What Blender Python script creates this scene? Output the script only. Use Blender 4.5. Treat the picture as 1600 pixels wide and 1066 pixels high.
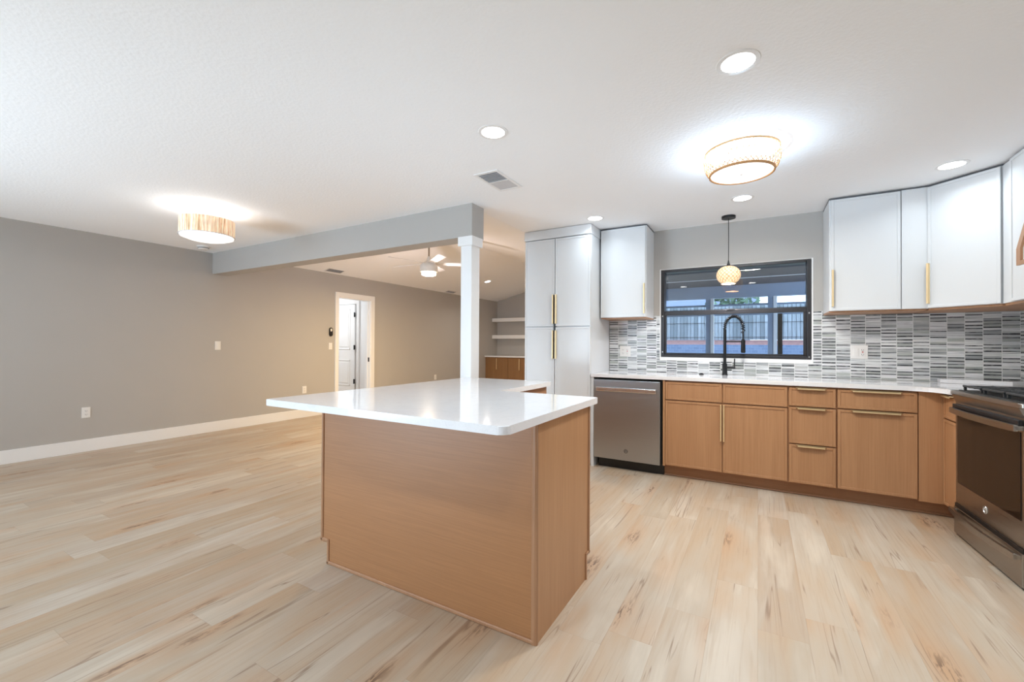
import bpy, bmesh, math, random
from math import sin, cos, pi, radians, sqrt
from mathutils import Vector, Matrix
random.seed(7)
scn = bpy.context.scene
for o in list(bpy.data.objects): bpy.data.objects.remove(o)
COL = scn.collection

# ------------------------------------------------------------------ camera, world, exposure
F_PX, YAW, PITCH, ROLL, CAMZ = 670.5643, -0.5205, 0.0086, 0.0055, 1.1976
fw = Vector((sin(YAW)*cos(PITCH), cos(YAW)*cos(PITCH), sin(PITCH)))
rt = Vector((cos(YAW), -sin(YAW), 0)); up = rt.cross(fw)
rt, up = rt*cos(ROLL)+up*sin(ROLL), -rt*sin(ROLL)+up*cos(ROLL)
cd = bpy.data.cameras.new('camera'); cam = bpy.data.objects.new('camera', cd); COL.objects.link(cam)
cd.sensor_width = 36; cd.lens = F_PX/1600*36; cd.clip_start = .02; cd.clip_end = 200
cam.matrix_world = Matrix(((rt.x, up.x, -fw.x, 0), (rt.y, up.y, -fw.y, 0), (rt.z, up.z, -fw.z, CAMZ), (0, 0, 0, 1)))
scn.camera = cam
scn.view_settings.view_transform = 'Standard'; scn.view_settings.look = 'None'
scn.view_settings.gamma = 1; scn.view_settings.use_curve_mapping = False
scn.view_settings.exposure = 0.14
scn.cycles.use_denoising = True
scn.cycles.max_bounces = 12; scn.cycles.diffuse_bounces = 7; scn.cycles.glossy_bounces = 5
scn.cycles.transmission_bounces = 8; scn.cycles.transparent_max_bounces = 12
scn.cycles.sample_clamp_indirect = 6; scn.cycles.caustics_reflective = False; scn.cycles.caustics_refractive = False
W = bpy.data.worlds.new('World'); scn.world = W; W.use_nodes = True
W.node_tree.nodes['Background'].inputs[0].default_value = (.58, .76, 1.0, 1)
W.node_tree.nodes['Background'].inputs[1].default_value = 5.0

# light energies in one place
LAMPS = {   # lamp group: watts, colour
 'rear': (1, (.9, .95, 1)), 'rear_up': (195, (.73, .88, 1)), 'down_near': (5, (.62, .82, 1)), 'down_sink': (3.2, (.80, .92, 1)), 'down_view': (8.5, (.8, .9, 1)), 'down_living': (12, (1, .9, .8)),
 'flush': (27, (1, .92, .80)), 'flush_up': (37, (.54, .77, 1)), 'dine': (2.5, (1, .9, .8)), 'dine_up': (4.5, (1, .97, .95)),
 'pend': (14, (.95, .94, 1)), 'fan': (66, (1, .73, .37)), 'fan_up': (24, (1, .86, .84)), 'hall': (15, (.93, .97, 1))}

def lamp(name, kind, loc, grp, k=1, parent=None, size=.1, size_y=None, rot=(0, 0, 0), radius=.05, spread=None):
    energy, color = LAMPS[grp]; d = bpy.data.lights.new(name, kind); d.energy = energy*k; d.color = color
    if kind == 'AREA':
        d.shape = 'DISK' if size_y is None else 'RECTANGLE'; d.size = size
        if size_y: d.size_y = size_y
        if spread: d.spread = spread
    else: d.shadow_soft_size = radius
    o = bpy.data.objects.new(name, d); COL.objects.link(o); o.parent = parent; o.location = loc; o.rotation_euler = rot
    return o
# daylight lamps added to fill the room, at an invented window behind the camera
lamp('rear_fill', 'AREA', (-4.1, -2.72, 1.25), 'rear', size=2.6, size_y=2.0, rot=(radians(90), 0, radians(-15)))
lamp('ceiling_fill', 'AREA', (-4.1, -2.70, .5), 'rear_up', size=2.6, size_y=.8, rot=(radians(136), 0, radians(-42)))  # added fill, aimed up to brighten the ceiling

# ------------------------------------------------------------------ geometry helpers
class MB:
    def __init__(s, M=None): s.bm = bmesh.new(); s.M = M or Matrix.Identity(4); s.smooth = False
    def _add(s, verts, faces):
        vs = [s.bm.verts.new(s.M @ Vector(v)) for v in verts]
        fs = []
        for f in faces:
            try: fs.append(s.bm.faces.new([vs[i] for i in f]))
            except ValueError: pass
        return vs, fs
    def box(s, x0, x1, y0, y1, z0, z1, bev=0, seg=2):
        vs, fs = s._add([(x, y, z) for z in (z0, z1) for y in (y0, y1) for x in (x0, x1)],
            [(0, 2, 3, 1), (4, 5, 7, 6), (0, 1, 5, 4), (2, 6, 7, 3), (0, 4, 6, 2), (1, 3, 7, 5)])
        if bev:
            es = set(e for f in fs for e in f.edges)
            bmesh.ops.bevel(s.bm, geom=list(es), offset=bev, segments=seg, affect='EDGES', profile=.5)
        return s
    def prism(s, poly, z0, z1, axis='Z', bev=0):
        def m(a, b, c): return {'Z': (a, b, c), 'Y': (a, c, b), 'X': (c, a, b)}[axis]
        n = len(poly)
        vs, fs = s._add([m(a, b, z0) for a, b in poly]+[m(a, b, z1) for a, b in poly],
            [tuple(range(n))[::-1], tuple(range(n, 2*n))]+[(i, (i+1) % n, n+(i+1) % n, n+i) for i in range(n)])
        if bev:
            es = [e for f in fs[:2] for e in f.edges]
            bmesh.ops.bevel(s.bm, geom=list(set(es)), offset=bev, segments=2, affect='EDGES', profile=.5)
        return s
    def lathe(s, prof, c=(0, 0, 0), n=40, closed=False):
        P = []
        for r, z in prof:
            for i in range(n):
                a = 2*pi*i/n; P.append((c[0]+r*cos(a), c[1]+r*sin(a), c[2]+z))
        k = len(prof); Fs = []
        for j in range(k-1 if not closed else k):
            j2 = (j+1) % k
            for i in range(n):
                i2 = (i+1) % n; Fs.append((j*n+i, j*n+i2, j2*n+i2, j2*n+i))
        if not closed:
            if prof[0][0] > 1e-6: Fs.append(tuple(range(n))[::-1])
            if prof[-1][0] > 1e-6: Fs.append(tuple((k-1)*n+i for i in range(n)))
        s._add(P, Fs); s.smooth = True
        return s
    def tube(s, pts, r, n=10, cap=True):
        pts = [Vector(p) for p in pts]; rs = r if isinstance(r, (list, tuple)) else [r]*len(pts)
        P = []; ref = None
        for i, p in enumerate(pts):
            t = (pts[min(i+1, len(pts)-1)]-pts[max(i-1, 0)]).normalized()
            if ref is None: ref = t.orthogonal().normalized()
            u = (ref-t*ref.dot(t)).normalized(); ref = u; v = t.cross(u)
            for k in range(n):
                a = 2*pi*k/n; P.append(p+(u*cos(a)+v*sin(a))*rs[i])
        Fs = [(i*n+k, i*n+(k+1) % n, (i+1)*n+(k+1) % n, (i+1)*n+k) for i in range(len(pts)-1) for k in range(n)]
        if cap: Fs += [tuple(range(n))[::-1], tuple((len(pts)-1)*n+k for k in range(n))]
        s._add(P, Fs); s.smooth = True
        return s
    def build(s, name, mat, parent=None, smooth=None, loc=None):
        bmesh.ops.remove_doubles(s.bm, verts=s.bm.verts, dist=1e-6)
        bmesh.ops.recalc_face_normals(s.bm, faces=s.bm.faces)
        sm = s.smooth if smooth is None else smooth
        me = bpy.data.meshes.new(name)
        if loc is not None and parent is None: bmesh.ops.translate(s.bm, verts=s.bm.verts, vec=-Vector(loc))
        if sm:
            for f in s.bm.faces: f.smooth = True
            for e in s.bm.edges:
                if len(e.link_faces) == 2 and e.calc_face_angle(0) > radians(35): e.smooth = False
        s.bm.to_mesh(me); s.bm.free(); me.materials.append(mat)
        o = bpy.data.objects.new(name, me); COL.objects.link(o); o.parent = parent
        if loc is not None and parent is None: o.location = loc
        return o
def thing(name, label, cat, loc=(0, 0, 0), rotz=0, group=None, roty=0):
    o = bpy.data.objects.new(name, None); COL.objects.link(o); o.empty_display_size = .1
    o.location = loc; o.rotation_euler = (0, roty, rotz); o['label'] = label; o['category'] = cat
    if group: o['group'] = group
    return o
def tag(o, label, cat, group=None, kind=None):
    o['label'] = label; o['category'] = cat
    if group: o['group'] = group
    if kind: o['kind'] = kind
    return o
def struct(o, label=None):
    o['kind'] = 'structure'
    if label: o['label'] = label
    return o
def sroot(name, label, loc=(0, 0, 0)):
    o = bpy.data.objects.new(name, None); COL.objects.link(o); o.location = loc; o['kind'] = 'structure'; o['label'] = label
    return o
def copy_tree(o, parent=None):
    c = o.copy(); COL.objects.link(c); c.parent = parent
    for ch in o.children: copy_tree(ch, c)
    return c
def fillet(poly, rad, idx, n=7):
    out = []; N = len(poly)
    for i, p in enumerate(poly):
        if i not in idx: out.append(p); continue
        r = idx[i] if isinstance(idx, dict) else rad
        a = Vector(poly[i-1]); b = Vector(p); c = Vector(poly[(i+1) % N])
        u = (a-b).normalized(); v = (c-b).normalized(); ang = u.angle(v); d = r/math.tan(ang/2)
        ctr = b+(u+v).normalized()*(r/sin(ang/2)); s0 = b+u*d; e0 = b+v*d
        a0 = math.atan2(s0.y-ctr.y, s0.x-ctr.x); a1 = math.atan2(e0.y-ctr.y, e0.x-ctr.x); da = (a1-a0+pi) % (2*pi)-pi
        for k in range(n+1): t = a0+da*k/n; out.append((ctr.x+r*cos(t), ctr.y+r*sin(t)))
    return out

# ------------------------------------------------------------------ materials
class NT:
    def __init__(s, name):
        s.m = bpy.data.materials.new(name); s.m.use_nodes = True; s.t = s.m.node_tree; s.b = s.t.nodes['Principled BSDF']; s.out = s.t.nodes['Material Output']
    def n(s, ty, **kw):
        x = s.t.nodes.new(ty)
        for k, v in kw.items(): setattr(x, k, v)
        return x
    def l(s, a, b): s.t.links.new(a, b)
    def val(s, x, v):
        if isinstance(v, (int, float)): x.default_value = v
        elif isinstance(v, tuple): x.default_value = v
        else: s.l(v, x)
    def math(s, op, a, b=0, c=None):
        x = s.n('ShaderNodeMath', operation=op); s.val(x.inputs[0], a); s.val(x.inputs[1], b)
        if c is not None: s.val(x.inputs[2], c)
        return x.outputs[0]
    def mr(s, v, a, b, c=0, d=1):
        x = s.n('ShaderNodeMapRange'); s.val(x.inputs[0], v)
        for i, q in enumerate((a, b, c, d)): s.val(x.inputs[i+1], q)
        return x.outputs[0]
    def comb(s, x, y, z):
        c = s.n('ShaderNodeCombineXYZ')
        for i, q in enumerate((x, y, z)): s.val(c.inputs[i], q)
        return c.outputs[0]
    def noise(s, vec, scale=1, detail=3, rough=.5, dist=0):
        x = s.n('ShaderNodeTexNoise'); s.l(vec, x.inputs['Vector']); x.inputs['Scale'].default_value = scale
        x.inputs['Detail'].default_value = detail; x.inputs['Roughness'].default_value = rough; x.inputs['Distortion'].default_value = dist
        return x.outputs['Fac']
    def white(s, a, b=0):
        x = s.n('ShaderNodeTexWhiteNoise', noise_dimensions='3D'); s.l(s.comb(a, b, 3.7), x.inputs['Vector']); return x.outputs['Value']
    def ramp(s, f, stops, interp='LINEAR'):
        x = s.n('ShaderNodeValToRGB'); x.color_ramp.interpolation = interp; e = x.color_ramp.elements
        while len(e) > 1: e.remove(e[-1])
        e[0].position = stops[0][0]; e[0].color = (*stops[0][1], 1)
        for p, c in stops[1:]: q = e.new(p); q.color = (*c, 1)
        s.l(f, x.inputs[0]); return x.outputs[0]
    def mix(s, f, a, b, mode='MIX'):
        x = s.n('ShaderNodeMix', data_type='RGBA', blend_type=mode); s.val(x.inputs[0], f)
        s.val(x.inputs[6], a if not (isinstance(a, tuple) and len(a) == 3) else (*a, 1)); s.val(x.inputs[7], b if not (isinstance(b, tuple) and len(b) == 3) else (*b, 1))
        return x.outputs[2]
    def xyz(s):
        tc = s.n('ShaderNodeTexCoord'); sp = s.n('ShaderNodeSeparateXYZ'); s.l(tc.outputs['Object'], sp.inputs[0])
        return tc.outputs['Object'], sp.outputs[0], sp.outputs[1], sp.outputs[2]
    def bump(s, h, dist, strength=1):
        x = s.n('ShaderNodeBump'); x.inputs['Strength'].default_value = strength; x.inputs['Distance'].default_value = dist
        s.l(h, x.inputs['Height']); s.l(x.outputs[0], s.b.inputs['Normal'])
def lin(*c): return tuple(((v/255+.055)/1.055)**2.4 if v > 10 else v/255/12.92 for v in c)
def plain(name, color, rough=.5, metal=0, vary=.03, scale=6, bump=0, bscale=200, spec=.5, coat=0):
    t = NT(name); co, x, y, z = t.xyz()
    n = t.noise(co, scale, 3); k = tuple(max(0, c*(1-vary)) for c in color); k2 = tuple(min(1, c*(1+vary)) for c in color)
    t.l(t.mix(n, k, k2), t.b.inputs['Base Color']); t.b.inputs['Roughness'].default_value = rough; t.b.inputs['Metallic'].default_value = metal
    t.b.inputs['Specular IOR Level'].default_value = spec; t.b.inputs['Coat Weight'].default_value = coat
    if bump: t.bump(t.noise(co, bscale, 2), bump)
    return t.m
def emis(name, color, strength, base=(.9, .9, .9)):
    t = NT(name); co, x, y, z = t.xyz(); n = t.noise(co, 8, 2)
    t.b.inputs['Base Color'].default_value = (*base, 1)
    t.l(t.mix(n, tuple(c*.96 for c in color), color), t.b.inputs['Emission Color']); t.b.inputs['Emission Strength'].default_value = strength
    return t.m
def oak(name, light, dark, axis='Z', rough=.42, fine=1.0, broad=.4):
    t = NT(name); co, x, y, z = t.xyz(); oi = t.n('ShaderNodeObjectInfo').outputs['Random']; off = t.math('MULTIPLY', oi, 17.0)
    sc = {'Z': (170, 170, 3.0), 'X': (3.0, 170, 170), 'Y': (170, 3.0, 170)}[axis]
    v = t.comb(t.math('ADD', t.math('MULTIPLY', x, sc[0]*fine), off), t.math('MULTIPLY', y, sc[1]*fine), t.math('MULTIPLY', z, sc[2]*fine))
    g = t.noise(v, 1, 4, .6)
    sb = {'Z': (14, 14, .7), 'X': (.7, 14, 14), 'Y': (14, .7, 14)}[axis]
    v2 = t.comb(t.math('ADD', t.math('MULTIPLY', x, sb[0]), off), t.math('MULTIPLY', y, sb[1]), t.math('MULTIPLY', z, sb[2]))
    g2 = t.noise(v2, 1, 2, .5)
    f = t.math('ADD', t.math('MULTIPLY', t.mr(g, .3, .7), 1-broad), t.math('MULTIPLY', t.mr(g2, .3, .7), broad))
    t.l(t.mix(f, dark, light), t.b.inputs['Base Color']); t.b.inputs['Roughness'].default_value = rough
    t.bump(g, .0004, .5); return t.m
M = {}
M['oak'] = oak('oak veneer vertical grain', lin(188, 143, 104), lin(166, 121, 84))
M['oak_h'] = oak('oak veneer horizontal grain', lin(172, 122, 80), lin(156, 109, 70), 'X', fine=1.1, broad=.15)
M['oak_trim'] = oak('oak trim moulding', lin(180, 138, 104), lin(156, 112, 80))
M['oak_dark'] = oak('oak toe kick', lin(176, 130, 94), lin(154, 110, 78), 'X')
M['oak_media'] = oak('media cabinet oak', lin(150, 112, 72), lin(130, 92, 56))
M['white'] = plain('white painted cabinet', (.70, .715, .73), .32, vary=.01)
M['trimw'] = plain('white trim paint', (.84, .84, .84), .35, vary=.01)
M['plastic'] = plain('white plastic', (.82, .81, .79), .3, vary=.01)
M['wall'] = plain('greige wall paint', (.455, .435, .410), .75, vary=.02, scale=3, bump=.0006, bscale=140)
M['beam'] = M['wall']
M['ceil'] = plain('textured white ceiling', (.93, .945, .965), .9, vary=.01, bump=.0016, bscale=60)
M['hallw'] = plain('white hall paint', (.85, .86, .87), .7, vary=.01)
M['gold'] = plain('brushed brass', (.92, .72, .42), .42, .7)
M['black'] = plain('matte black metal', (.012, .012, .014), .38, .3)
M['blackp'] = plain('black plastic', (.01, .01, .01), .35)
M['grate'] = plain('cast iron grate', (.035, .037, .04), .42, .2)
M['dark'] = plain('black window frame', (.022, .022, .026), .4)
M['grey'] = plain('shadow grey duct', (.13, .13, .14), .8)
M['grey2'] = plain('light grey louvre', (.60, .60, .62), .6)
M['cord'] = M['blackp']
M['screw'] = plain('bare screw', (.7, .7, .68), .3, 1)
M['red'] = plain('red button', (.5, .03, .03), .4)
M['ring'] = plain('emblem silver', (.75, .74, .72), .3, .9)
M['ringd'] = plain('emblem dark', (.10, .09, .085), .4, .6)
def steel(name, col, rough):
    t = NT(name); co, x, y, z = t.xyz(); v = t.comb(t.math('MULTIPLY', x, 3), t.math('MULTIPLY', y, 3), t.math('MULTIPLY', z, 420))
    n = t.noise(v, 1, 3); t.l(t.mix(n, tuple(c*.93 for c in col), tuple(c*1.05 for c in col)), t.b.inputs['Base Color'])
    t.b.inputs['Metallic'].default_value = 1; t.l(t.mr(n, .3, .7, rough*.9, rough*1.1), t.b.inputs['Roughness']); return t.m
M['steel'] = steel('brushed stainless steel', (.43, .45, .46), .34)
M['steel_l'] = steel('bright stainless steel', (.70, .68, .65), .25)
M['slate'] = steel('brushed slate steel', (.37, .34, .31), .30)
def quartz():
    t = NT('white quartz'); co, x, y, z = t.xyz()
    n = t.noise(co, 260, 2, .7); s1 = t.mr(n, .60, .68); n2 = t.noise(co, 3.2, 5, .6, 1.2); ve = t.mr(t.math('ABSOLUTE', t.math('SUBTRACT', n2, .5)), 0, .03, 1, 0)
    c = t.mix(t.math('MULTIPLY', s1, .35), (.84, .85, .875), (.55, .56, .60)); c = t.mix(t.math('MULTIPLY', ve, .10), c, (.55, .56, .58))
    t.l(c, t.b.inputs['Base Color']); t.b.inputs['Roughness'].default_value = .10; t.b.inputs['Coat Weight'].default_value = .3; t.b.inputs['Coat Roughness'].default_value = .04
    return t.m
M['quartz'] = quartz()
def floor_mat():
    t = NT('light oak vinyl planks'); co, x, y, z = t.xyz(); Wd, Ln = .182, 1.42
    cx = t.math('DIVIDE', x, Wd); c = t.math('FLOOR', cx); r0 = t.white(c); yy = t.math('ADD', t.math('DIVIDE', y, Ln), r0); r = t.math('FLOOR', yy)
    idn = t.white(c, r); i50 = t.math('MULTIPLY', idn, 50)
    fx = t.math('FRACT', cx); fy = t.math('FRACT', yy)
    gv = t.comb(t.math('ADD', t.math('MULTIPLY', x, 60), i50), t.math('MULTIPLY', y, 2.2), i50); g = t.noise(gv, 1, 5, .6, .4)
    bv = t.comb(t.math('ADD', t.math('MULTIPLY', x, 7), i50), t.math('MULTIPLY', y, 1.1), i50); b = t.noise(bv, 1, 3, .55, .6)
    base = t.ramp(idn, [(0, lin(177, 162, 143)), (.3, lin(185, 173, 157)), (.6, lin(187, 173, 155)), (.85, lin(175, 159, 141)), (1, lin(190, 179, 165))])
    col = t.mix(t.mr(b, .42, .70, 0, .55), base, (*lin(178, 146, 112), 1))
    col = t.mix(t.mr(b, .44, .30, 0, .5), col, (*lin(206, 194, 177), 1))
    col = t.mix(t.mr(g, .50, .72, 0, .30), col, (*lin(158, 130, 104), 1))
    # long dark cracks and knots
    kv = t.comb(t.math('ADD', t.math('MULTIPLY', x, 8), t.math('MULTIPLY', b, 1.2)), t.math('MULTIPLY', y, 2.0), i50)
    vo = t.n('ShaderNodeTexVoronoi', feature='F1'); t.l(kv, vo.inputs['Vector']); vo.inputs['Scale'].default_value = .62; vo.inputs['Randomness'].default_value = 1
    halo = t.mr(vo.outputs['Distance'], .0, .42, 1, 0); col = t.mix(t.math('MULTIPLY', halo, .60), col, (*lin(186, 144, 106), 1))
    core = t.math('MULTIPLY', t.mr(vo.outputs['Distance'], .05, .20, 1, 0), t.mr(t.noise(t.comb(t.math('ADD', t.math('MULTIPLY', x, 75), i50), t.math('MULTIPLY', y, 11), i50), 1, 3, .6, .8), .49, .55)); col = t.mix(t.math('MULTIPLY', core, .95), col, (*lin(104, 82, 66), 1))
    cr = t.noise(t.comb(t.math('ADD', t.math('MULTIPLY', x, 15), i50), t.math('MULTIPLY', y, .55), i50), 1, 2, .5, .9)
    cl = t.mr(t.math('ABSOLUTE', t.math('SUBTRACT', cr, .5)), 0, .016, 1, 0); msk = t.mr(t.noise(t.comb(t.math('ADD', t.math('MULTIPLY', x, 5), i50), t.math('MULTIPLY', y, 2.4), i50), 1, 1), .50, .60)
    col = t.mix(t.math('MULTIPLY', t.math('MULTIPLY', cl, msk), .75), col, (*lin(128, 102, 82), 1))
    ex = t.math('MINIMUM', fx, t.math('SUBTRACT', 1, fx)); ey = t.math('MINIMUM', fy, t.math('SUBTRACT', 1, fy))
    e = t.math('MAXIMUM', t.mr(ex, .0, .010, 1, 0), t.mr(ey, 0, .0014, 1, 0)); col = t.mix(t.math('MULTIPLY', e, .22), col, (*lin(140, 112, 88), 1))
    t.l(col, t.b.inputs['Base Color']); t.l(t.mr(g, .3, .7, .34, .46), t.b.inputs['Roughness']); t.bump(t.math('SUBTRACT', t.math('MULTIPLY', g, .3), e), .0008, .4)
    return t.m
M['floor'] = floor_mat()
def tile_mat():
    t = NT('stacked striped marble mosaic'); co, x, y, z = t.xyz(); u = t.math('DIVIDE', t.math('ADD', t.math('SUBTRACT', x, y), 4.705-.4965), .10195); c = t.math('FLOOR', u); r0 = t.white(c)
    zz = t.math('ADD', z, t.math('MULTIPLY', t.math('SUBTRACT', t.noise(t.comb(t.math('MULTIPLY', c, 7.3), t.math('MULTIPLY', z, 26), 0), 1, 1), .5), .018))
    v = t.math('ADD', t.math('DIVIDE', zz, .0265), r0); r = t.math('FLOOR', v); idn = t.white(c, r); id2 = t.white(r, c)
    fu = t.math('FRACT', u); fv = t.math('FRACT', v)
    base = t.ramp(idn, [(0, (.62, .64, .65)), (.22, (.76, .78, .79)), (.42, (.50, .52, .52)), (.55, (.68, .70, .71)), (.70, (.44, .47, .45)), (.84, (.80, .81, .83)), (.93, (.36, .38, .39))], 'CONSTANT')
    st = t.noise(t.comb(t.math('ADD', t.math('MULTIPLY', x, 5), t.math('MULTIPLY', idn, 40)), t.math('MULTIPLY', y, 5), t.math('MULTIPLY', z, 210)), 1, 4, .65, .3)
    col = t.mix(t.mr(st, .50, .66, 0, .75), base, (.16, .175, .19)); col = t.mix(t.mr(st, .42, .28, 0, .6), col, (.88, .88, .88))
    lw = t.mr(id2, 0, 1, .12, .40); ln = t.math('MULTIPLY', t.math('LESS_THAN', fv, lw), t.math('GREATER_THAN', id2, .34))
    col = t.mix(t.math('MULTIPLY', ln, t.mr(t.noise(t.comb(t.math('MULTIPLY', x, 22), y, t.math('MULTIPLY', z, 70)), 1, 2),   .30, .50, .6, 1)), col, (.05, .055, .062))
    eu = t.math('MINIMUM', fu, t.math('SUBTRACT', 1, fu)); g = t.math('MAXIMUM', t.math('LESS_THAN', eu, .022), t.math('LESS_THAN', t.math('SUBTRACT', 1, fv), .06))
    col = t.mix(g, col, (.70, .71, .71)); t.l(col, t.b.inputs['Base Color'])
    t.l(t.mr(g, 0, 1, .22, .6), t.b.inputs['Roughness']); t.bump(t.math('SUBTRACT', 1, g), .001, .5); return t.m
M['tile'] = tile_mat()
def glass_mat(name, tint=(1, 1, 1), ior=1.5):
    t = NT(name); t.t.nodes.remove(t.b); tr = t.n('ShaderNodeBsdfTransparent'); gl = t.n('ShaderNodeBsdfGlossy'); mx = t.n('ShaderNodeMixShader'); fr = t.n('ShaderNodeFresnel')
    tc = t.n('ShaderNodeTexCoord'); n = t.n('ShaderNodeTexNoise'); t.l(tc.outputs['Object'], n.inputs[0]); n.inputs['Scale'].default_value = 3
    t.l(t.mix(n.outputs['Fac'], tuple(c*.98 for c in tint), tint), tr.inputs[0]); gl.inputs['Roughness'].default_value = .01; fr.inputs[0].default_value = ior
    t.l(fr.outputs[0], mx.inputs[0]); t.l(tr.outputs[0], mx.inputs[1]); t.l(gl.outputs[0], mx.inputs[2]); t.l(mx.outputs[0], t.out.inputs[0]); return t.m
M['glass'] = glass_mat('window glass', (.97, .99, 1), 1.85)
t = NT('dark oven glass'); co, x, y, z = t.xyz(); t.l(t.mix(t.noise(co, 5, 2), (.010, .006, .004), (.014, .009, .006)), t.b.inputs['Base Color']); t.b.inputs['Roughness'].default_value = .06; t.b.inputs['Specular IOR Level'].default_value = .32; t.b.inputs['Coat Weight'].default_value = 0; t.b.inputs['Coat Roughness'].default_value = .03; M['oven'] = t.m
M['diff'] = emis('lit white diffuser', (1, .98, .95), 1.15)
M['diffw'] = emis('lit warm diffuser', (1, .96, .90), .98)
M['drumglow'] = emis('lit inner drum', (1, .95, .90), 1.0)
M['down'] = emis('lit downlight lens', (1, .98, .96), 8)
M['fanlens'] = emis('lit fan lens', (1, .84, .58), 5)
M['bulb'] = emis('lit bulb', (1, .92, .78), 9)
M['rattan'] = plain('pale rattan strands', lin(196, 150, 100), .6, vary=.12, scale=30)
def raffia():
    t = NT('raffia drum'); co, x, y, z = t.xyz(); a = t.math('ARCTAN2', y, x)
    n = t.noise(t.comb(t.math('MULTIPLY', a, 16), t.math('MULTIPLY', z, 3), 0), 1, 4, .7); n2 = t.noise(t.comb(t.math('MULTIPLY', a, 4), t.math('MULTIPLY', z, 9), 5), 1, 2)
    c = t.ramp(n, [(.3, lin(240, 228, 212)), (.5, lin(226, 200, 168)), (.62, lin(190, 150, 112)), (.8, lin(150, 112, 80))]); t.l(c, t.b.inputs['Base Color'])
    t.l(c, t.b.inputs['Emission Color']); t.l(t.mr(n2, .3, .7, .15, .75), t.b.inputs['Emission Strength']); t.b.inputs['Roughness'].default_value = .8; return t.m
M['raffia'] = raffia()
def woven():
    t = NT('woven amber shade'); co, x, y, z = t.xyz(); a = t.math('ARCTAN2', y, x)
    w1 = t.math('SINE', t.math('MULTIPLY', t.math('ADD', t.math('MULTIPLY', a, 9), t.math('MULTIPLY', z, 90)), 2)); w2 = t.math('SINE', t.math('MULTIPLY', t.math('SUBTRACT', t.math('MULTIPLY', a, 9), t.math('MULTIPLY', z, 90)), 2))
    w = t.mr(t.math('MAXIMUM', w1, w2), .2, .95); nz = t.noise(co, 35, 3); f = t.math('MULTIPLY', w, t.mr(nz, .3, .7, .4, 1))
    c = t.mix(f, lin(246, 218, 176), lin(176, 122, 74)); t.l(c, t.b.inputs['Base Color'])
    t.b.inputs['Roughness'].default_value = .6; t.l(c, t.b.inputs['Emission Color']); t.b.inputs['Emission Strength'].default_value = .55; return t.m
M['woven'] = woven()
# outdoors
M['lanai'] = plain('blue grey patio paint', lin(150, 166, 190), .6, vary=.06)
M['lanaiw'] = plain('white aluminium post', (.92, .94, .97), .5, vary=.03)
t = NT('dark patio ceiling boards'); co, x, y, z = t.xyz(); fy = t.math('FRACT', t.math('MULTIPLY', y, 1.75)); ln = t.math('LESS_THAN', fy, .06)
t.l(t.mix(ln, t.mix(t.noise(co, 4, 3), lin(56, 58, 68), lin(70, 73, 84)), (.80, .86, .92)), t.b.inputs['Base Color']); t.b.inputs['Roughness'].default_value = .6; M['pceil'] = t.m
def fence_mat():
    t = NT('weathered fence pickets'); co, x, y, z = t.xyz(); u = t.math('DIVIDE', x, .14); c = t.math('FLOOR', u); fu = t.math('FRACT', u); idn = t.white(c)
    n = t.noise(t.comb(t.math('MULTIPLY', x, 25), y, t.math('MULTIPLY', z, 2)), 1, 4)
    col = t.mix(idn, lin(96, 106, 112), lin(148, 156, 162)); col = t.mix(t.mr(n, .45, .7, 0, .5), col, (*lin(84, 88, 84), 1)); col = t.mix(t.math('LESS_THAN', fu, .16), col, (*lin(60, 68, 74), 1))
    t.l(col, t.b.inputs['Base Color']); t.b.inputs['Roughness'].default_value = .85; return t.m
M['fence'] = fence_mat()
M['fencepost'] = plain('weathered post', lin(176, 188, 196), .85, vary=.1)
M['mulch'] = plain('red mulch', lin(118, 84, 80), .9, vary=.8, scale=7, bump=.03, bscale=14)
t = NT('blue grey wall blocks'); co, x, y, z = t.xyz(); bk = t.n('ShaderNodeTexBrick'); t.l(t.comb(x, z, 0), bk.inputs['Vector']); bk.inputs['Scale'].default_value = 2.4
bk.inputs['Color1'].default_value = (*lin(104, 118, 144), 1); bk.inputs['Color2'].default_value = (*lin(88, 102, 130), 1); bk.inputs['Mortar'].default_value = (*lin(124, 136, 156), 1); bk.inputs['Mortar Size'].default_value = .012
t.l(bk.outputs[0], t.b.inputs['Base Color']); t.b.inputs['Roughness'].default_value = .9; M['block'] = t.m
M['ground'] = plain('patio concrete', lin(120, 140, 170), .8, vary=.08, scale=2)
M['lawn'] = plain('yard grass', lin(84, 104, 84), .95, vary=.3, scale=4, bump=.03, bscale=30)
M['leaf'] = plain('tree leaves', lin(92, 118, 96), .8, vary=.35, scale=8)
M['bark'] = plain('tree bark', lin(90, 86, 84), .9, vary=.2)
M['roof'] = plain('neighbour roof shingles', lin(98, 108, 128), .9, vary=.12, scale=12)
M['siding'] = plain('neighbour wall siding', lin(150, 160, 180), .8, vary=.05)

# ------------------------------------------------------------------ room shell (X right along the sink wall, Y away, Z up)
XL, XR, YS, YB, H, YE = -6.396, 1.72, 4.712, 3.01, 2.4126, 10.31
XV = -2.19; RX = (XL+XV)/2; RZ = H+.25*(RX-XL); YR = -2.9
b = MB(); b.box(XL-.12, XR+.12, YR-.12, YE+.12, -.1, 0); b.box(-9.1, XL-.12, 4.4, 6.2, -.1, 0)
struct(b.build('floor', M['floor']), 'light oak plank floor running through kitchen and living room')
b = MB(); b.box(XL-.12, XR+.12, YR-.12, YB+.18, H, H+.12); b.box(XV, XR+.12, YB+.18, YS+.12, H, H+.12)
struct(b.build('ceiling', M['ceil']), 'flat white textured ceiling over the kitchen and dining area')
b = MB(); b.prism([(XL-.12, H-.03+.0), (RX, RZ), (XV, H), (XV, H+.12), (RX, RZ+.12), (XL-.12, H+.09)], YB+.18, YE+.12, 'Y')
struct(b.build('ceiling', M['ceil']), 'vaulted living room ceiling behind the beam')
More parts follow.
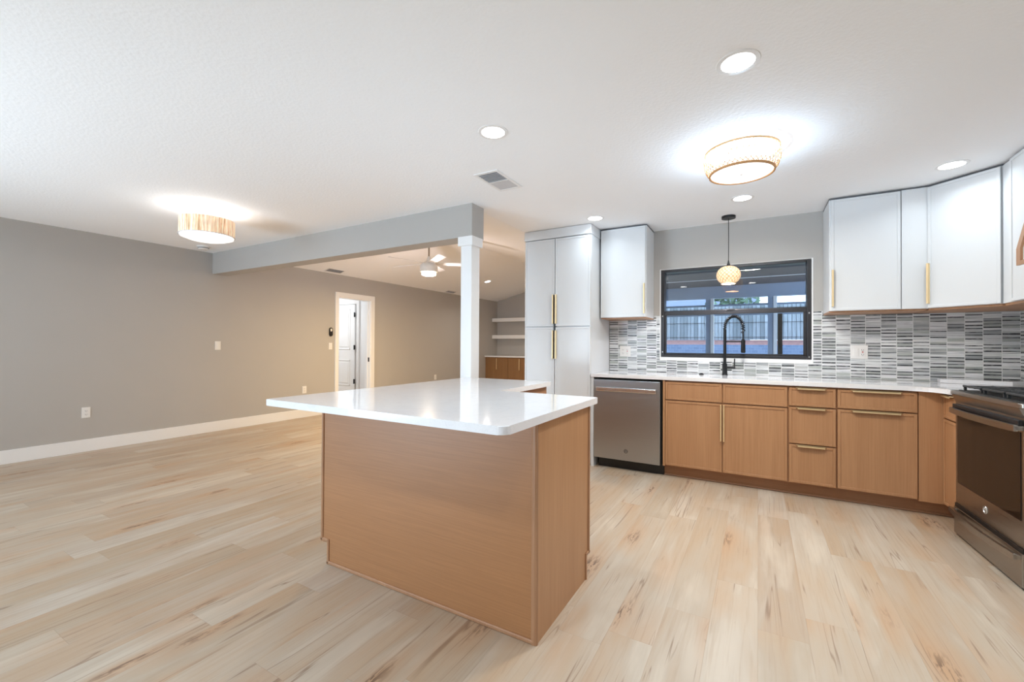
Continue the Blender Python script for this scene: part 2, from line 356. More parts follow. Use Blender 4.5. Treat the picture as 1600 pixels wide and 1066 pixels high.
# left wall with a door opening
DY0, DY1, DZ = 5.02, 5.74, 2.03
b = MB(); b.box(XL-.12, XL, YR-.12, DY0-.01, 0, H); b.box(XL-.12, XL, DY1+.01, YE, 0, H); b.box(XL-.12, XL, DY0-.01, DY1+.01, DZ+.01, H)
struct(b.build('wall_left', M['wall']), 'long greige wall on the left')
b = MB(); b.prism([(XL-.12, 0), (XV+.12, 0), (XV+.12, H), (XV, H), (RX, RZ), (XL, H), (XL-.12, H)], YE, YE+.12, 'Y')
struct(b.build('wall_back', M['wall']), 'far gable wall of the living room')
b = MB(); b.box(XV, XV+.12, YS+.12, YE, 0, H+.1); struct(b.build('wall_living_right', M['wall']), 'living room wall hidden behind the pantry')
# sink wall with window opening
WX0, WX1, WZ0, WZ1 = -.889, .42, 1.077, 1.990
b = MB(); b.box(XV, WX0, YS, YS+.12, 0, H); b.box(WX1, XR+.12, YS, YS+.12, 0, H); b.box(WX0, WX1, YS, YS+.12, 0, WZ0); b.box(WX0, WX1, YS, YS+.12, WZ1, H)
struct(b.build('wall_sink', M['wall']), 'greige wall behind the sink with the black window')
b = MB(); b.box(XR, XR+.12, YR-.12, YS, 0, H); struct(b.build('wall_right', M['wall']), 'wall behind the range')
# rear wall with an invented glazed opening for fill light (behind the camera)
b = MB(); b.box(XL, -5.45, YR-.12, YR, 0, H); b.box(-2.75, XR, YR-.12, YR, 0, H); b.box(-5.45, -2.75, YR-.12, YR, 2.3, H); b.box(-5.45, -2.75, YR-.12, YR, 0, .2)
struct(b.build('wall_rear', M['wall']), 'wall behind the viewer with an added fill-light window')
w = sroot('fill_window', 'unseen window added behind the viewer to carry fill light')
b = MB()
for a in (-5.45, -4.57, -3.69, -2.81): b.box(a, a+.06, YR-.09, YR-.03, .2, 2.3)
b.box(-5.39, -2.81, YR-.09, YR-.03, .2, .26); b.box(-5.39, -2.81, YR-.09, YR-.03, 2.24, 2.3); b.build('window_frame', M['trimw'], w)
b = MB(); b.box(-5.39, -2.81, YR-.065, YR-.055, .26, 2.24); b.build('pane', M['glass'], w)
# beam, its gable infill above, baseboards
b = MB(); b.box(XL, -2.128, YB, YB+.18, 2.1297, H); struct(b.build('trim_1', M['beam']), 'greige dropped beam from the left wall to the white column')
b = MB(); b.prism([(XL, H), (XV, H), (RX, RZ)], YB+.09, YB+.18, 'Y'); struct(b.build('wall_gable', M['wall']), 'gable infill above the beam')
b = MB(); b.box(XL, XL+.016, YR, 4.95, 0, .135, .003); struct(b.build('baseboard_left', M['trimw']), 'white baseboard along the left wall')
b = MB(); b.box(XL, XL+.016, 5.83, 9.70, 0, .135, .003); struct(b.build('baseboard_left', M['trimw']), 'white baseboard beyond the doorway')
b = MB(); b.box(-3.9, XV, YE-.016, YE, 0, .135, .003); struct(b.build('baseboard_back', M['trimw']), 'white baseboard on the far wall')
# doorway in the left wall
d = sroot('door_1', 'white cased doorway in the left wall, open to a bright hall')
b = MB(); b.box(XL, XL+.018, 4.95, DY0, 0, 2.105, .003); b.box(XL, XL+.018, DY1+.005, 5.83, 0, 2.105, .003); b.box(XL, XL+.018, DY0, DY1+.005, DZ-.005, 2.105, .003); b.build('casing', M['trimw'], d)
b = MB(); b.box(XL-.125, XL+.005, DY0-.01, DY0+.01, 0, DZ); b.box(XL-.125, XL+.005, DY1-.01, DY1+.01, 0, DZ); b.box(XL-.125, XL+.005, DY0+.01, DY1-.01, DZ-.02, DZ); b.box(XL-.085, XL-.05, DY1-.022, DY1-.01, 0, DZ-.02); b.build('jamb', M['trimw'], d)
b = MB(); b.box(XL-.045, XL-.012, DY1-.014, DY1-.009, .86, .94); b.build('strike_plate', M['black'], d)
# hall beyond
b = MB(); b.box(-9.0, XL-.12, 6.02, 6.14, 0, H); struct(b.build('wall_hall', M['hallw']), 'white hall wall seen through the doorway')
b = MB(); b.box(-9.1, -9.0, 4.5, 6.14, 0, H); b.box(-9.0, XL-.12, 4.4, 4.5, 0, H); b.box(XL-.135, XL-.12, 4.5, DY0-.01, 0, H); b.box(XL-.135, XL-.12, DY1+.01, 6.02, 0, H); b.box(XL-.135, XL-.12, DY0-.01, DY1+.01, DZ+.01, H)
struct(b.build('wall_hall', M['hallw']), 'other walls of the white hall')
b = MB(); b.box(-9.1, XL-.12, 4.4, 6.14, H, H+.1); struct(b.build('ceiling_hall', M['hallw']), 'white hall ceiling')
d = sroot('door_2', 'white two-panel hall door with black hinges, seen through the doorway')
def panel_door(x0, x1, y, z1, parent):
    b = MB(); b.box(x0, x1, y, y+.035, .01, z1)
    for (a0, a1) in ((.34, .87), (1.08, 1.91)):
        p0, p1 = x0+.13, x1-.13
        b.box(p0, p1, y-.008, y, a0, a0+.02, .003); b.box(p0, p1, y-.008, y, a1-.02, a1, .003); b.box(p0, p0+.02, y-.008, y, a0, a1, .003); b.box(p1-.02, p1, y-.008, y, a0, a1, .003); b.box(p0+.05, p1-.05, y-.006, y, a0+.05, a1-.05, .004)
    return b.build('door_leaf', M['hallw'], parent)
panel_door(-7.74, -7.115, 5.975, 2.0, d)
for z in (.435, 1.125, 1.79):
    b = MB(); b.box(-7.128, -7.092, 5.962, 5.976, z-.045, z+.045, .003); b.tube([(-7.11, 5.958, z-.048), (-7.11, 5.958, z+.048)], .008, 8); b.build('hinge', M['black'], d)
b = MB(); b.lathe([(0, 0), (.026, 0), (.026, .008), (0, .008)], n=20); bmesh.ops.rotate(b.bm, verts=b.bm.verts, matrix=Matrix.Rotation(pi/2, 3, 'X')); bmesh.ops.translate(b.bm, verts=b.bm.verts, vec=(-7.68, 5.975, 1.02))
b.tube([(-7.68, 5.97, 1.02), (-7.68, 5.93, 1.02), (-7.66, 5.925, 1.02), (-7.57, 5.925, 1.015)], .009, 8); b.build('door_handle', M['steel_l'], d)
b = MB(); b.box(-7.085, -7.01, 5.99, 6.02, 0, 2.08, .004); b.box(-7.84, -7.765, 5.99, 6.02, 0, 2.08, .004); b.box(-7.765, -7.085, 5.99, 6.02, 2.01, 2.08, .004); b.build('casing', M['trimw'], d)
lh = thing('ceiling_light', 'round flush light on the hall ceiling', 'ceiling light', (-7.6, 5.25, H))
MB().lathe([(0, -.06), (.12, -.05), (.14, 0), (0, 0)]).build('diffuser', M['diff'], lh); lamp('hall_light', 'AREA', (0, 0, -.08), 'hall', 1, lh, size=.26)

# ------------------------------------------------------------------ sink window
w = sroot('window_1', 'black single-hung window above the sink')
y0, y1 = YS-.006, YS+.11
b = MB(); fwid = .036
b.box(WX0, WX0+fwid, y0, y1, WZ0, WZ1, .004); b.box(WX1-fwid, WX1, y0, y1, WZ0, WZ1, .004); b.box(WX0+fwid, WX1-fwid, y0, y1, WZ0, WZ0+.030, .004); b.box(WX0+fwid, WX1-fwid, y0, y1, WZ1-.026, WZ1, .004)
b.build('window_frame', M['dark'], w)
b = MB(); b.box(WX0+.03, WX1-.03, YS+.008, YS+.045, 1.512, 1.558, .004); b.box(WX0+.036, WX0+.052, YS+.012, YS+.04, WZ0+.03, 1.512, .003); b.box(WX1-.06, WX1-.036, YS+.012, YS+.04, WZ0+.03, 1.512, .003); b.box(WX0+.052, WX1-.06, YS+.012, YS+.04, WZ0+.03, WZ0+.045, .003)
b.box(-.27, -.2, YS+.0, YS+.012, 1.545, 1.562, .003); b.build('lower_sash', M['dark'], w)
b = MB(); b.box(WX0+.03, WX1-.03, YS+.024, YS+.028, WZ0+.04, 1.52); b.build('pane', M['glass'], w)
b = MB(); b.box(WX0+.03, WX1-.03, YS+.100, YS+.104, 1.54, WZ1-.02); b.build('pane', M['glass'], w)
for (x, z) in ((WX0+.018, 1.505), (WX1-.018, 1.50), (WX0+.018, 1.13), (WX1-.018, 1.10)):
    b = MB(); b.box(x-.005, x+.005, y0-.004, y0, z-.007, z+.007, .001); b.build('screw', M['screw'], w)
b = MB(); b.box(WX0-.012, WX1+.012, YS-.004, YS, WZ0-.036, WZ0, .001); b.box(WX0-.012, WX0-.008, YS-.004, YS, WZ0, WZ1+.010); b.box(WX1+.007, WX1+.012, YS-.004, YS, WZ0, WZ1+.010); b.box(WX0-.008, WX1+.007, YS-.004, YS, WZ1+.007, WZ1+.010); b.box(WX0-.008, WX0, YS-.002, YS, WZ0, WZ1+.007); b.box(WX1, WX1+.007, YS-.002, YS, WZ0, WZ1+.007)
struct(b.build('trim_2', M['trimw']), 'thin white edge around the sink window')

# ------------------------------------------------------------------ lanai and yard
b = MB(); b.box(-3, 5, YS+.12, 8.2, -.15, -.05); struct(b.build('patio_floor', M['ground']), 'patio slab outside the sink window')
b = MB(); b.box(-30, 30, 8.2, 60, -.3, -.16); tag(b.build('yard_ground', M['lawn']), 'grassy back yard beyond the patio', 'yard', kind='structure')
b = MB(); b.prism([(YS+.12, 2.52), (7.9, 2.19), (7.9, 2.27), (YS+.12, 2.60)], -2.05, 5, 'X'); tag(b.build('patio_ceiling', M['pceil']), 'dark boarded patio ceiling outside the window', 'patio ceiling', kind='structure')
pf = thing('patio_enclosure', 'blue-grey screened patio frame with posts and header outside the window', 'patio frame', (0, 7.9, 0))
b = MB(); b.box(-2.05, 5, 0, .1, 1.99, 2.20); b.build('header', M['lanai'], pf)
for x in (-2.05, -.765, .135, 2.2): MB().box(x, x+.075, 0, .1, -.05, 1.99).build('post', M['lanai'], pf)
for x in (-.69, .21, 2.275): MB().box(x, x+.048, -.01, .06, -.05, 1.99).build('post_edge', M['lanaiw'], pf)
b = MB(); b.box(-1.97, 5, .02, .05, 1.855, 1.885); b.box(-1.97, 5, .02, .05, 1.70, 1.72); b.build('screen_rail', M['lanai'], pf)
b = MB(); b.box(.19, .235, 5.6, 5.66, -.05, 1.56); tag(b.build('door_post', M['blackp'], loc=(.21, 5.63, -.05)), 'dark upright patio post seen low in the window right of the faucet', 'post')
b = MB(); b.box(-14, 16, 18, 18.4, -.2, 1.24); tag(b.build('retaining_wall', M['block'], loc=(0, 18, -.2)), 'low blue-grey block wall across the yard', 'garden wall')
b = MB(); b.prism([(18.4, -.2), (18.4, 1.24), (20, 1.44), (21.2, 1.44), (21.2, -.2)], -14, 16, 'X'); tag(b.build('mulch_bed', M['mulch'], loc=(0, 18.4, -.2)), 'strip of red mulch along the foot of the fence', 'mulch', kind='stuff')
px = -9.3; k = 0
while px < 9:
    fp = thing('fence_panel', 'weathered grey picket fence panel behind the red mulch', 'fence', (px, 20, 1.45), group='wooden fence panels')
    b = MB(); b.box(.06, 2.42, 0, .03, 0, 1.46); b.build('pickets', M['fence'], fp)
    b = MB(); b.box(.06, 2.42, -.04, 0, .72, .80); b.box(.06, 2.42, -.04, 0, .12, .19); b.box(.06, 2.42, -.04, 0, 1.3, 1.37); b.build('rail', M['fence'], fp)
    b = MB(); b.box(-.05, .06, -.06, .06, 0, 1.5); b.build('post', M['fencepost'], fp)
    px += 2.47
nb = thing('house', 'grey neighbouring house with a shingled roof above the fence', 'house', (-6.5, 30, 0))
b = MB(); b.box(-9, 6.0, 0, 6, -.2, 3.4); b.build('wall', M['siding'], nb)
b = MB(); b.prism([(-.8, 3.35), (3, 5.2), (6.8, 3.35)], -9.6, 6.5, 'X'); b.build('roof', M['roof'], nb)
for x in (-5, -1.5, 3.2):
    b = MB(); b.box(x, x+1.2, -.05, .0, 2.2, 3.1); b.build('window', M['lanaiw'], nb)
def tree(x, y, h, r, lab, seed, n=420):
    rn = random.Random(seed); t = thing('tree', lab, 'tree', (x, y, -.16))
    b = MB(); b.tube([(0, 0, 0), (.05, 0, h*.5), (0, .05, h*.8)], [.16, .12, .07], 8)
    for k in range(9):
        a = rn.random()*6.3; z = h*(.45+.04*k); b.tube([(0, 0, z), (cos(a)*r*.5, sin(a)*r*.5, z+r*.4), (cos(a)*r*.9, sin(a)*r*.9, z+r*.7)], [.05, .03, .015], 5)
    b.build('trunk', M['bark'], t)
    b = MB()
    for k in range(n):
        v = Vector((rn.gauss(0, 1), rn.gauss(0, 1), rn.gauss(0, .8))).normalized()*r*rn.random()**.4; c = Vector((0, 0, h))+v
        u = Vector((rn.gauss(0, 1), rn.gauss(0, 1), rn.gauss(0, 1))).normalized()*.16; w_ = u.orthogonal().normalized()*.12; n_ = u.cross(w_).normalized()*.03
        b._add([c-u, c+w_, c+u, c-w_, c+n_], [(0, 1, 4), (1, 2, 4), (2, 3, 4), (3, 0, 4), (0, 3, 2, 1)])
    b.build('crown', M['leaf'], t, smooth=False)
tree(-1.2, 25, 4.0, 1.3, 'green tree behind the fence near the window centre', 3)
tree(3.8, 27, 4.6, 1.0, 'sparse tree against the sky at the right of the window', 5, 150)

# ------------------------------------------------------------------ cabinet builders (local frame: x along the front, -y towards the viewer)
def slim_door(b, x0, x1, z0, z1, y=-.02, fr=.019):
    b.box(x0, x1, y+.005, 0, z0, z1)
    b.box(x0, x0+fr, y, y+.005, z0, z1, .0012, 1); b.box(x1-fr, x1, y, y+.005, z0, z1, .0012, 1); b.box(x0+fr, x1-fr, y, y+.005, z0, z0+fr, .0012, 1); b.box(x0+fr, x1-fr, y, y+.005, z1-fr, z1, .0012, 1)
def handle(parent, x0, x1, z0, z1, y=-.02, dep=.022):
    b = MB()
    if x1-x0 > z1-z0:
        b.prism([(x0, y), (x0+.012, y-dep), (x1-.012, y-dep), (x1, y)], z1-.004, z1, 'Z'); b.box(x0+.012, x1-.012, y-dep, y-dep+.003, z0, z1, .0008, 1)
    else:
        b.box(x0, x1, y-dep, y, z0, z1, .001, 1)
    return b.build('handle', M['gold'], parent)
def front(root, name, x0, x1, z0, z1, mat, hd=None, y=-.02):
    b = MB(); slim_door(b, x0, x1, z0, z1, y); o = b.build(name, M[mat], root)
    if hd: handle(o, *hd, y=y)
    return o
CY = 4.12       # carcass front of the sink run
R90 = -pi/2
# sink base: two false drawer fronts and two doors
t = thing('sink_base_cabinet', 'oak sink base cabinet with two doors, next to the dishwasher', 'cabinet', (-.755, CY, 0))
MB().box(0, .966, 0, .58, .10, .882).build('body', M['oak_dark'], t); MB().box(0, .018, -.021, 0, .10, .882).build('stile', M['oak'], t)
MB().box(0, .966, .065, .085, 0, .10).build('toe_kick', M['oak_dark'], t)
front(t, 'false_drawer', .021, .486, .708, .868, 'oak'); front(t, 'false_drawer', .494, .960, .708, .868, 'oak')
front(t, 'door', .021, .486, .112, .698, 'oak', (.474, .484, .379, .690)); front(t, 'door', .494, .960, .112, .698, 'oak', (.496, .506, .379, .690))
t = thing('drawer_base_cabinet', 'narrow oak base cabinet with three drawers, mid sink run', 'cabinet', (.211, CY, 0))
MB().box(0, .313, 0, .58, .10, .882).build('body', M['oak_dark'], t); MB().box(0, .313, .065, .085, 0, .10).build('toe_kick', M['oak_dark'], t)
for z0, z1 in ((.722, .868), (.424, .712), (.112, .414)): front(t, 'drawer', .005, .308, z0, z1, 'oak', (.05, .252, z1-.013, z1+.002))
t = thing('base_cabinet', 'wide oak base cabinet with one drawer over one tall pull-out front', 'cabinet', (.524, CY, 0))
MB().box(0, .470, 0, .58, .10, .882).build('body', M['oak_dark'], t); MB().box(0, .470, .065, .085, 0, .10).build('toe_kick', M['oak_dark'], t)
front(t, 'drawer', .006, .464, .726, .868, 'oak', (.083, .383, .855, .870)); front(t, 'door', .006, .464, .112, .716, 'oak', (.083, .383, .703, .718))
t = thing('corner_base_cabinet', 'plain oak filler corner between the sink run and the range', 'cabinet', (.994, CY, 0))
MB().box(0, .14, -.018, 0, .10, .882).build('filler_panel', M['oak'], t); MB().box(0, .71, 0, .58, .10, .882).build('body', M['oak_dark'], t)
b = MB(); b.box(0, .231, .065, .085, 0, .10); b.box(.211, .231, -.02, .065, 0, .10); b.build('toe_kick', M['oak_dark'], t)
t = thing('base_cabinet', 'slim oak base cabinet squeezed between the corner and the range', 'cabinet', (1.14, 4.098, 0), R90)
MB().box(0, .245, 0, .57, .10, .882).build('body', M['oak_dark'], t); MB().box(0, .245, .065, .085, 0, .10).build('toe_kick', M['oak_dark'], t)
front(t, 'drawer', .004, .243, .708, .868, 'oak', (.02, .2, .855, .870)); front(t, 'door', .004, .243, .112, .698, 'oak')
b = MB(); b.tube([(-.755, 4.178, .006), (1.2, 4.178, .006)], .007, 8); struct(b.build('trim_3', M['oak_dark']), 'quarter-round at the foot of the sink run')
# counter along the sink wall and round the corner
poly = fillet([(-1.440, 4.700), (-1.440, 4.085), (1.095, 4.085), (1.095, 3.868), (1.715, 3.868), (1.715, 4.700)], .15, {2: .16})
b = MB(); b.prism(poly, .883, .917, 'Z', .003); tag(b.build('kitchen_countertop', M['quartz'], loc=(0, 4.4, .883)), 'white quartz countertop along the sink wall, curved at the corner', 'countertop')
# backsplash
b = MB()
b.box(-1.437, WX0-.07, YS-.009, YS, .918, 1.469); b.box(WX0-.07, WX0-.012, YS-.009, YS, .918, 1.512); b.box(WX0-.012, WX1+.012, YS-.009, YS, .918, WZ0-.036); b.box(WX1+.012, .504, YS-.009, YS, .918, 1.512); b.box(.504, XR, YS-.009, YS, .918, 1.471); b.box(XR-.009, XR, 3.74, YS-.009, .918, 1.471); b.box(XR-.009, XR, 2.6, 3.74, .918, 1.68)
tag(b.build('tile_backsplash', M['tile']), 'stacked grey and white striped mosaic backsplash around the window', 'backsplash')
# dishwasher
t = thing('dishwasher', 'brushed stainless dishwasher left of the sink cabinets', 'dishwasher', (-1.408, CY, 0))
b = MB(); b.box(.004, .640, 0, .57, .10, .868); b.build('body', M['blackp'], t)
b = MB(); b.box(0, .630, -.032, 0, .098, .862, .004); b.build('door', M['steel'], t)
b = MB(); b.box(.03, .60, -.062, -.048, .752, .792, .005); b.box(.035, .06, -.05, -.03, .757, .787); b.box(.57, .595, -.05, -.03, .757, .787); b.build('handle', M['steel_l'], t)
b = MB(); b.box(.03, .650, .045, .06, .0, .10); b.build('toe_kick', M['blackp'], t)
def emblem(parent, x, y, z, r, mat):
    b = MB()
    b.tube([(x+cos(a)*r, y-.001, z+sin(a)*r) for a in [i*2*pi/28 for i in range(29)]], r*.12, 6, cap=False)
    for s in (-1, 1):   # two interlaced scroll letters
        pts = [(x+s*r*.28+cos(a)*r*.30*s, y-.001, z+sin(a)*r*.52) for a in [radians(q) for q in range(-120, 181, 25)]]; b.tube(pts, r*.08, 5)
    b.tube([(x-r*.5, y-.001, z-r*.1), (x, y-.001, z+r*.12), (x+r*.5, y-.001, z-r*.05)], r*.07, 5)
    return b.build('emblem', M[mat], parent)
emblem(t, .318, -.033, .19, .017, 'ringd')
b = MB(); b.box(-1.440, -1.412, 4.098, 4.69, 0, .882); tag(b.build('filler_panel', M['white'], loc=(-1.425, 4.1, 0)), 'narrow white panel between pantry and dishwasher', 'filler panel')

# pantry
t = thing('pantry_cabinet', 'tall white pantry cabinet with four doors', 'pantry cabinet', (-2.19, 4.105, 0))
MB().box(0, .746, 0, .60, .10, 2.31).build('body', M['white'], t); MB().box(0, .746, .07, .09, 0, .10).build('toe_kick', M['white'], t)
b = MB(); b.box(-.002, .750, -.024, .60, 2.312, 2.408, .003); b.build('crown', M['white'], t)
for x0, x1, hx in ((.008, .354, (.334, .346)), (.362, .742, (.368, .380))):
    front(t, 'door', x0, x1, 1.392, 2.303, 'white', (*hx, 1.418, 1.720)); front(t, 'door', x0, x1, .108, 1.382, 'white', (*hx, 1.055, 1.348))
MB().box(.346, .368, -.0225, -.002, 1.055, 1.720).build('handle_gap_shade', M['blackp'], t)  # black strip paints in the shade between the paired handles
# upper cabinets
t = thing('wall_cabinet', 'white single-door wall cabinet beside the pantry, left of the window', 'wall cabinet', (-1.428, 4.365, 0))
MB().box(0, .465, 0, .345, 1.482, 2.396).build('body', M['white'], t)
front(t, 'door', .004, .455, 1.484, 2.392, 'white', (.440, .452, 1.515, 1.815)); MB().box(.002, .463, -.002, .34, 1.470, 1.482).build('bottom_panel', M['oak_trim'], t)
MB().box(0, .465, .005, .345, 2.397, 2.41).build('top_gap_shade', M['grey'], t)  # dark strips over the wall cabinets paint in the shade of the ceiling gap
t = thing('wall_cabinet', 'white single-door wall cabinet right of the window', 'wall cabinet', (.506, 4.345, 0))
MB().box(0, .600, 0, .36, 1.487, 2.396).build('body', M['white'], t); MB().box(.448, .600, -.020, 0, 1.487, 2.396).build('stile', M['white'], t)
front(t, 'door', .012, .442, 1.489, 2.392, 'white', (.015, .027, 1.52, 1.82)); MB().box(.002, .598, .012, .35, 1.474, 1.487).build('bottom_panel', M['oak_trim'], t)
MB().box(0, .600, .005, .36, 2.397, 2.41).build('top_gap_shade', M['grey'], t)
t = thing('corner_wall_cabinet', 'white diagonal corner wall cabinet over the counter corner', 'wall cabinet', (1.109, 4.333, 0))
P = Vector((1.109, 4.333)); Q = Vector((1.400, 4.055)); dl = (Q-P).length; ang = math.atan2(Q.y-P.y, Q.x-P.x)
b = MB(); b.prism([(0, .0), (Q.x-P.x, Q.y-P.y), (1.715-P.x, Q.y-P.y), (1.715-P.x, .366), (0, .366)], 1.487, 2.396); b.build('body', M['white'], t)
b = MB(); b.prism([(.003, .012), (Q.x-P.x, Q.y-P.y+.01), (1.712-P.x, Q.y-P.y+.01), (1.712-P.x, .360), (.003, .360)], 1.472, 1.487); b.build('bottom_panel', M['oak_trim'], t)
Md = Matrix.Rotation(ang, 4, 'Z'); b = MB(Md); slim_door(b, .004, dl-.003, 1.489, 2.392); o = b.build('door', M['white'], t)
b = MB(Md); b.box(.006, .018, -.042, -.02, 1.52, 1.82, .001, 1); b.build('handle', M['gold'], o)
b = MB(); b.prism([(.003, .012), (Q.x-P.x, Q.y-P.y+.01), (1.712-P.x, Q.y-P.y+.01), (1.712-P.x, .360), (.003, .360)], 2.397, 2.41); b.build('top_gap_shade', M['grey'], t)
t = thing('wall_cabinet', 'slim white wall cabinet between the corner cabinet and the range hood', 'wall cabinet', (1.402, 4.045, 0), R90)
MB().box(0, .305, 0, .312, 1.487, 2.396).build('body', M['white'], t); MB().box(0, .125, -.004, 0, 1.487, 2.396).build('stile', M['white'], t)
front(t, 'door', .128, .303, 1.489, 2.392, 'white'); MB().box(.002, .303, .004, .31, 1.472, 1.487).build('bottom_panel', M['oak_trim'], t); MB().box(.002, .303, .012, .31, 2.397, 2.41).build('top_gap_shade', M['grey'], t)
# range hood (front faces -X)
t = thing('range_hood', 'white tapered range hood edged in oak at the right edge of the picture', 'range hood', (1.343, 3.732, 0), R90)
b = MB(); b.prism([(.012, 1.692), (.012, 1.785), (.14, 2.40), (.372, 2.40), (.372, 1.692)], .012, .748, 'X'); b.build('body', M['white'], t)
b = MB()
for x0, x1 in ((0, .045), (.715, .76)):
    b.prism([(0, 1.688), (0, 1.787), (.128, 2.404), (.143, 2.404), (.014, 1.784), (.014, 1.688)], x0, x1, 'X')
b.box(.045, .715, 0, .012, 1.688, 1.712); b.build('oak_trim', M['oak_trim'], t)
# slab on counter
b = MB(); b.prism([(1.234, 4.573), (1.600, 4.500), (1.706, 4.60), (1.706, 4.698), (1.25, 4.698)], .918, .948, 'Z', .002); tag(b.build('stone_slab', M['quartz'], loc=(1.4, 4.6, .918)), 'loose white quartz offcut lying on the counter in the corner', 'stone slab')

# range
t = thing('range', 'slate stainless slide-in gas range at the right edge', 'range', (1.085, 3.822, 0), radians(-87.5))
b = MB(); b.box(.0, .742, .02, .57, .02, .885); b.build('body', M['slate'], t)
b = MB(); b.prism(fillet([(-.019, -.004), (.761, -.004), (.761, .585), (-.019, .585)], .02, {0: .02, 1: .02}), .897, .921, 'Z', .004); b.build('cooktop', M['slate'], t)
b = MB(); b.box(.015, .727, .03, .585, .9205, .926, .002); b.build('burner_tray', M['blackp'], t)
for gx in (.018, .262, .506):
    b = MB()
    for k in range(5): yy = .045+k*.13; b.box(gx, gx+.222, yy, yy+.012, .945, .958, .003, 1)
    for k in range(4): xx = gx+k*.070; b.box(xx, xx+.012, .045, .575, .943, .956, .003, 1)
    for xx in (gx+.002, gx+.208):
        for yy in (.05, .31, .555): b.box(xx, xx+.012, yy, yy+.012, .925, .946)
    for yy in (.17, .44):
        for a in (45, 135): 
            c_, s_ = cos(radians(a)), sin(radians(a)); b.tube([(gx+.111-c_*.09, yy-s_*.09, .951), (gx+.111+c_*.09, yy+s_*.09, .951)], .006, 6)
    b.build('grate', M['grate'], t)
for gx in (.129, .373, .617):
    for yy in (.17, .44):
        b = MB(); b.lathe([(0, .926), (.045, .926), (.045, .936), (.03, .938), (.03, .944), (0, .944)], (gx, yy, 0), 24); b.build('burner', M['blackp'], t)
b = MB(); b.prism([(.0, .895), (.022, .842), (.06, .842), (.06, .895)], .0, .742, 'X'); b.build('control_panel', M['slate'], t)
b = MB(); b.box(.008, .734, .019, .03, .203, .815, .003); dr = b.build('oven_door', M['slate'], t)
b = MB(); b.box(.012, .730, .000, .019, .806, .836, .003); b.build('vent_trim', M['black'], dr)
b = MB(); b.box(.032, .710, .016, .0195, .335, .775, .001); b.build('oven_window', M['oven'], dr)
def bow(parent, z, mat, h=.017, y0=-.016, sag=.030):
    b = MB(); n = 16; P = []; 
    for i in range(n+1):
        u = i/n; x = .012+u*.718; y = y0-sag*(1-(2*u-1)**2)*.8
        P.append((x, y))
    poly = P+[(x, y+.016) for x, y in reversed(P)]
    b.prism(poly, z-h, z+h, 'Z', .004)
    for x in (.014, .700): b.box(x, x+.03, y0+.002, .02, z-h*.7, z+h*.7, .003)
    return b.build('handle', M[mat], parent)
bow(dr, .796, 'slate')
emblem(dr, .368, .018, .275, .020, 'ring')
b = MB(); b.box(.004, .738, .008, .03, .014, .180, .003); dw = b.build('drawer', M['slate'], t)
bow(dw, .160, 'slate', .016, -.020)
b = MB(); b.box(.006, .736, .012, .03, .180, .203); b.build('gap_shadow_strip', M['blackp'], t)
for x in (.04, .68): MB().lathe([(0, 0), (.018, 0), (.014, .02), (0, .02)], (x, .05, 0), 14).build('foot', M['blackp'], t)

# ------------------------------------------------------------------ island
t = thing('island_cabinet', 'oak L-shaped island cabinet with plain framed end panels', 'island', (0, 0, 0))
b = MB(); b.box(-2.088, -.776, 1.552, 2.152, .105, .884); b.box(-2.088, -1.40, 2.152, 2.975, .105, .884); b.box(-2.04, -.776, 1.552, 2.112, 0, .105); b.box(-2.04, -1.40, 2.112, 2.975, 0, .105); b.build('body', M['oak_dark'], t)
b = MB(); b.prism([(-2.088, .884), (-2.088, .118), (-2.036, .118), (-2.036, 0), (-.776, 0), (-.776, .884)], 1.541, 1.552, 'Y'); b.build('front_panel', M['oak_h'], t)
b = MB(); b.prism([(1.541, .884), (1.541, 0), (2.112, 0), (2.112, .118), (2.152, .118), (2.152, .884)], -.776, -.765, 'X'); b.build('side_panel', M['oak'], t)
def bead(b, p0, p1, nrm, wdt=.017, th=.007):
    p0, p1, nrm = Vector(p0), Vector(p1), Vector(nrm); d = (p1-p0).normalized(); s = d.cross(nrm).normalized()
    prof = [(-wdt/2, 0), (-wdt/2, th*.5), (-wdt/4, th), (wdt/4, th), (wdt/2, th*.5), (wdt/2, 0)]
    V = [p0+s*a+nrm*c for a, c in prof]+[p1+s*a+nrm*c for a, c in prof]; n = 6
    b._add(V, [tuple(range(n))[::-1], tuple(range(n, 2*n))]+[(i, (i+1) % n, n+(i+1) % n, n+i) for i in range(n)])
b = MB(); N = (0, -1, 0); Y = 1.541
bead(b, (-2.079, Y, .118), (-2.079, Y, .884), N); bead(b, (-2.088, Y, .127), (-2.028, Y, .127), N); bead(b, (-2.028, Y, .0), (-2.028, Y, .135), N); bead(b, (-2.036, Y, .009), (-.776, Y, .009), N, .018); bead(b, (-.776, Y, 0), (-.776, Y, .884), N, .022, .006)
N = (1, 0, 0); X = -.765
bead(b, (X, 1.546, 0), (X, 1.546, .884), N, .014, .004); bead(b, (X, 2.143, .118), (X, 2.143, .884), N, .016); bead(b, (X, 2.152, .126), (X, 2.104, .126), N, .016); bead(b, (X, 2.104, 0), (X, 2.104, .134), N, .016)
b.build('panel_moulding', M['oak_trim'], t)
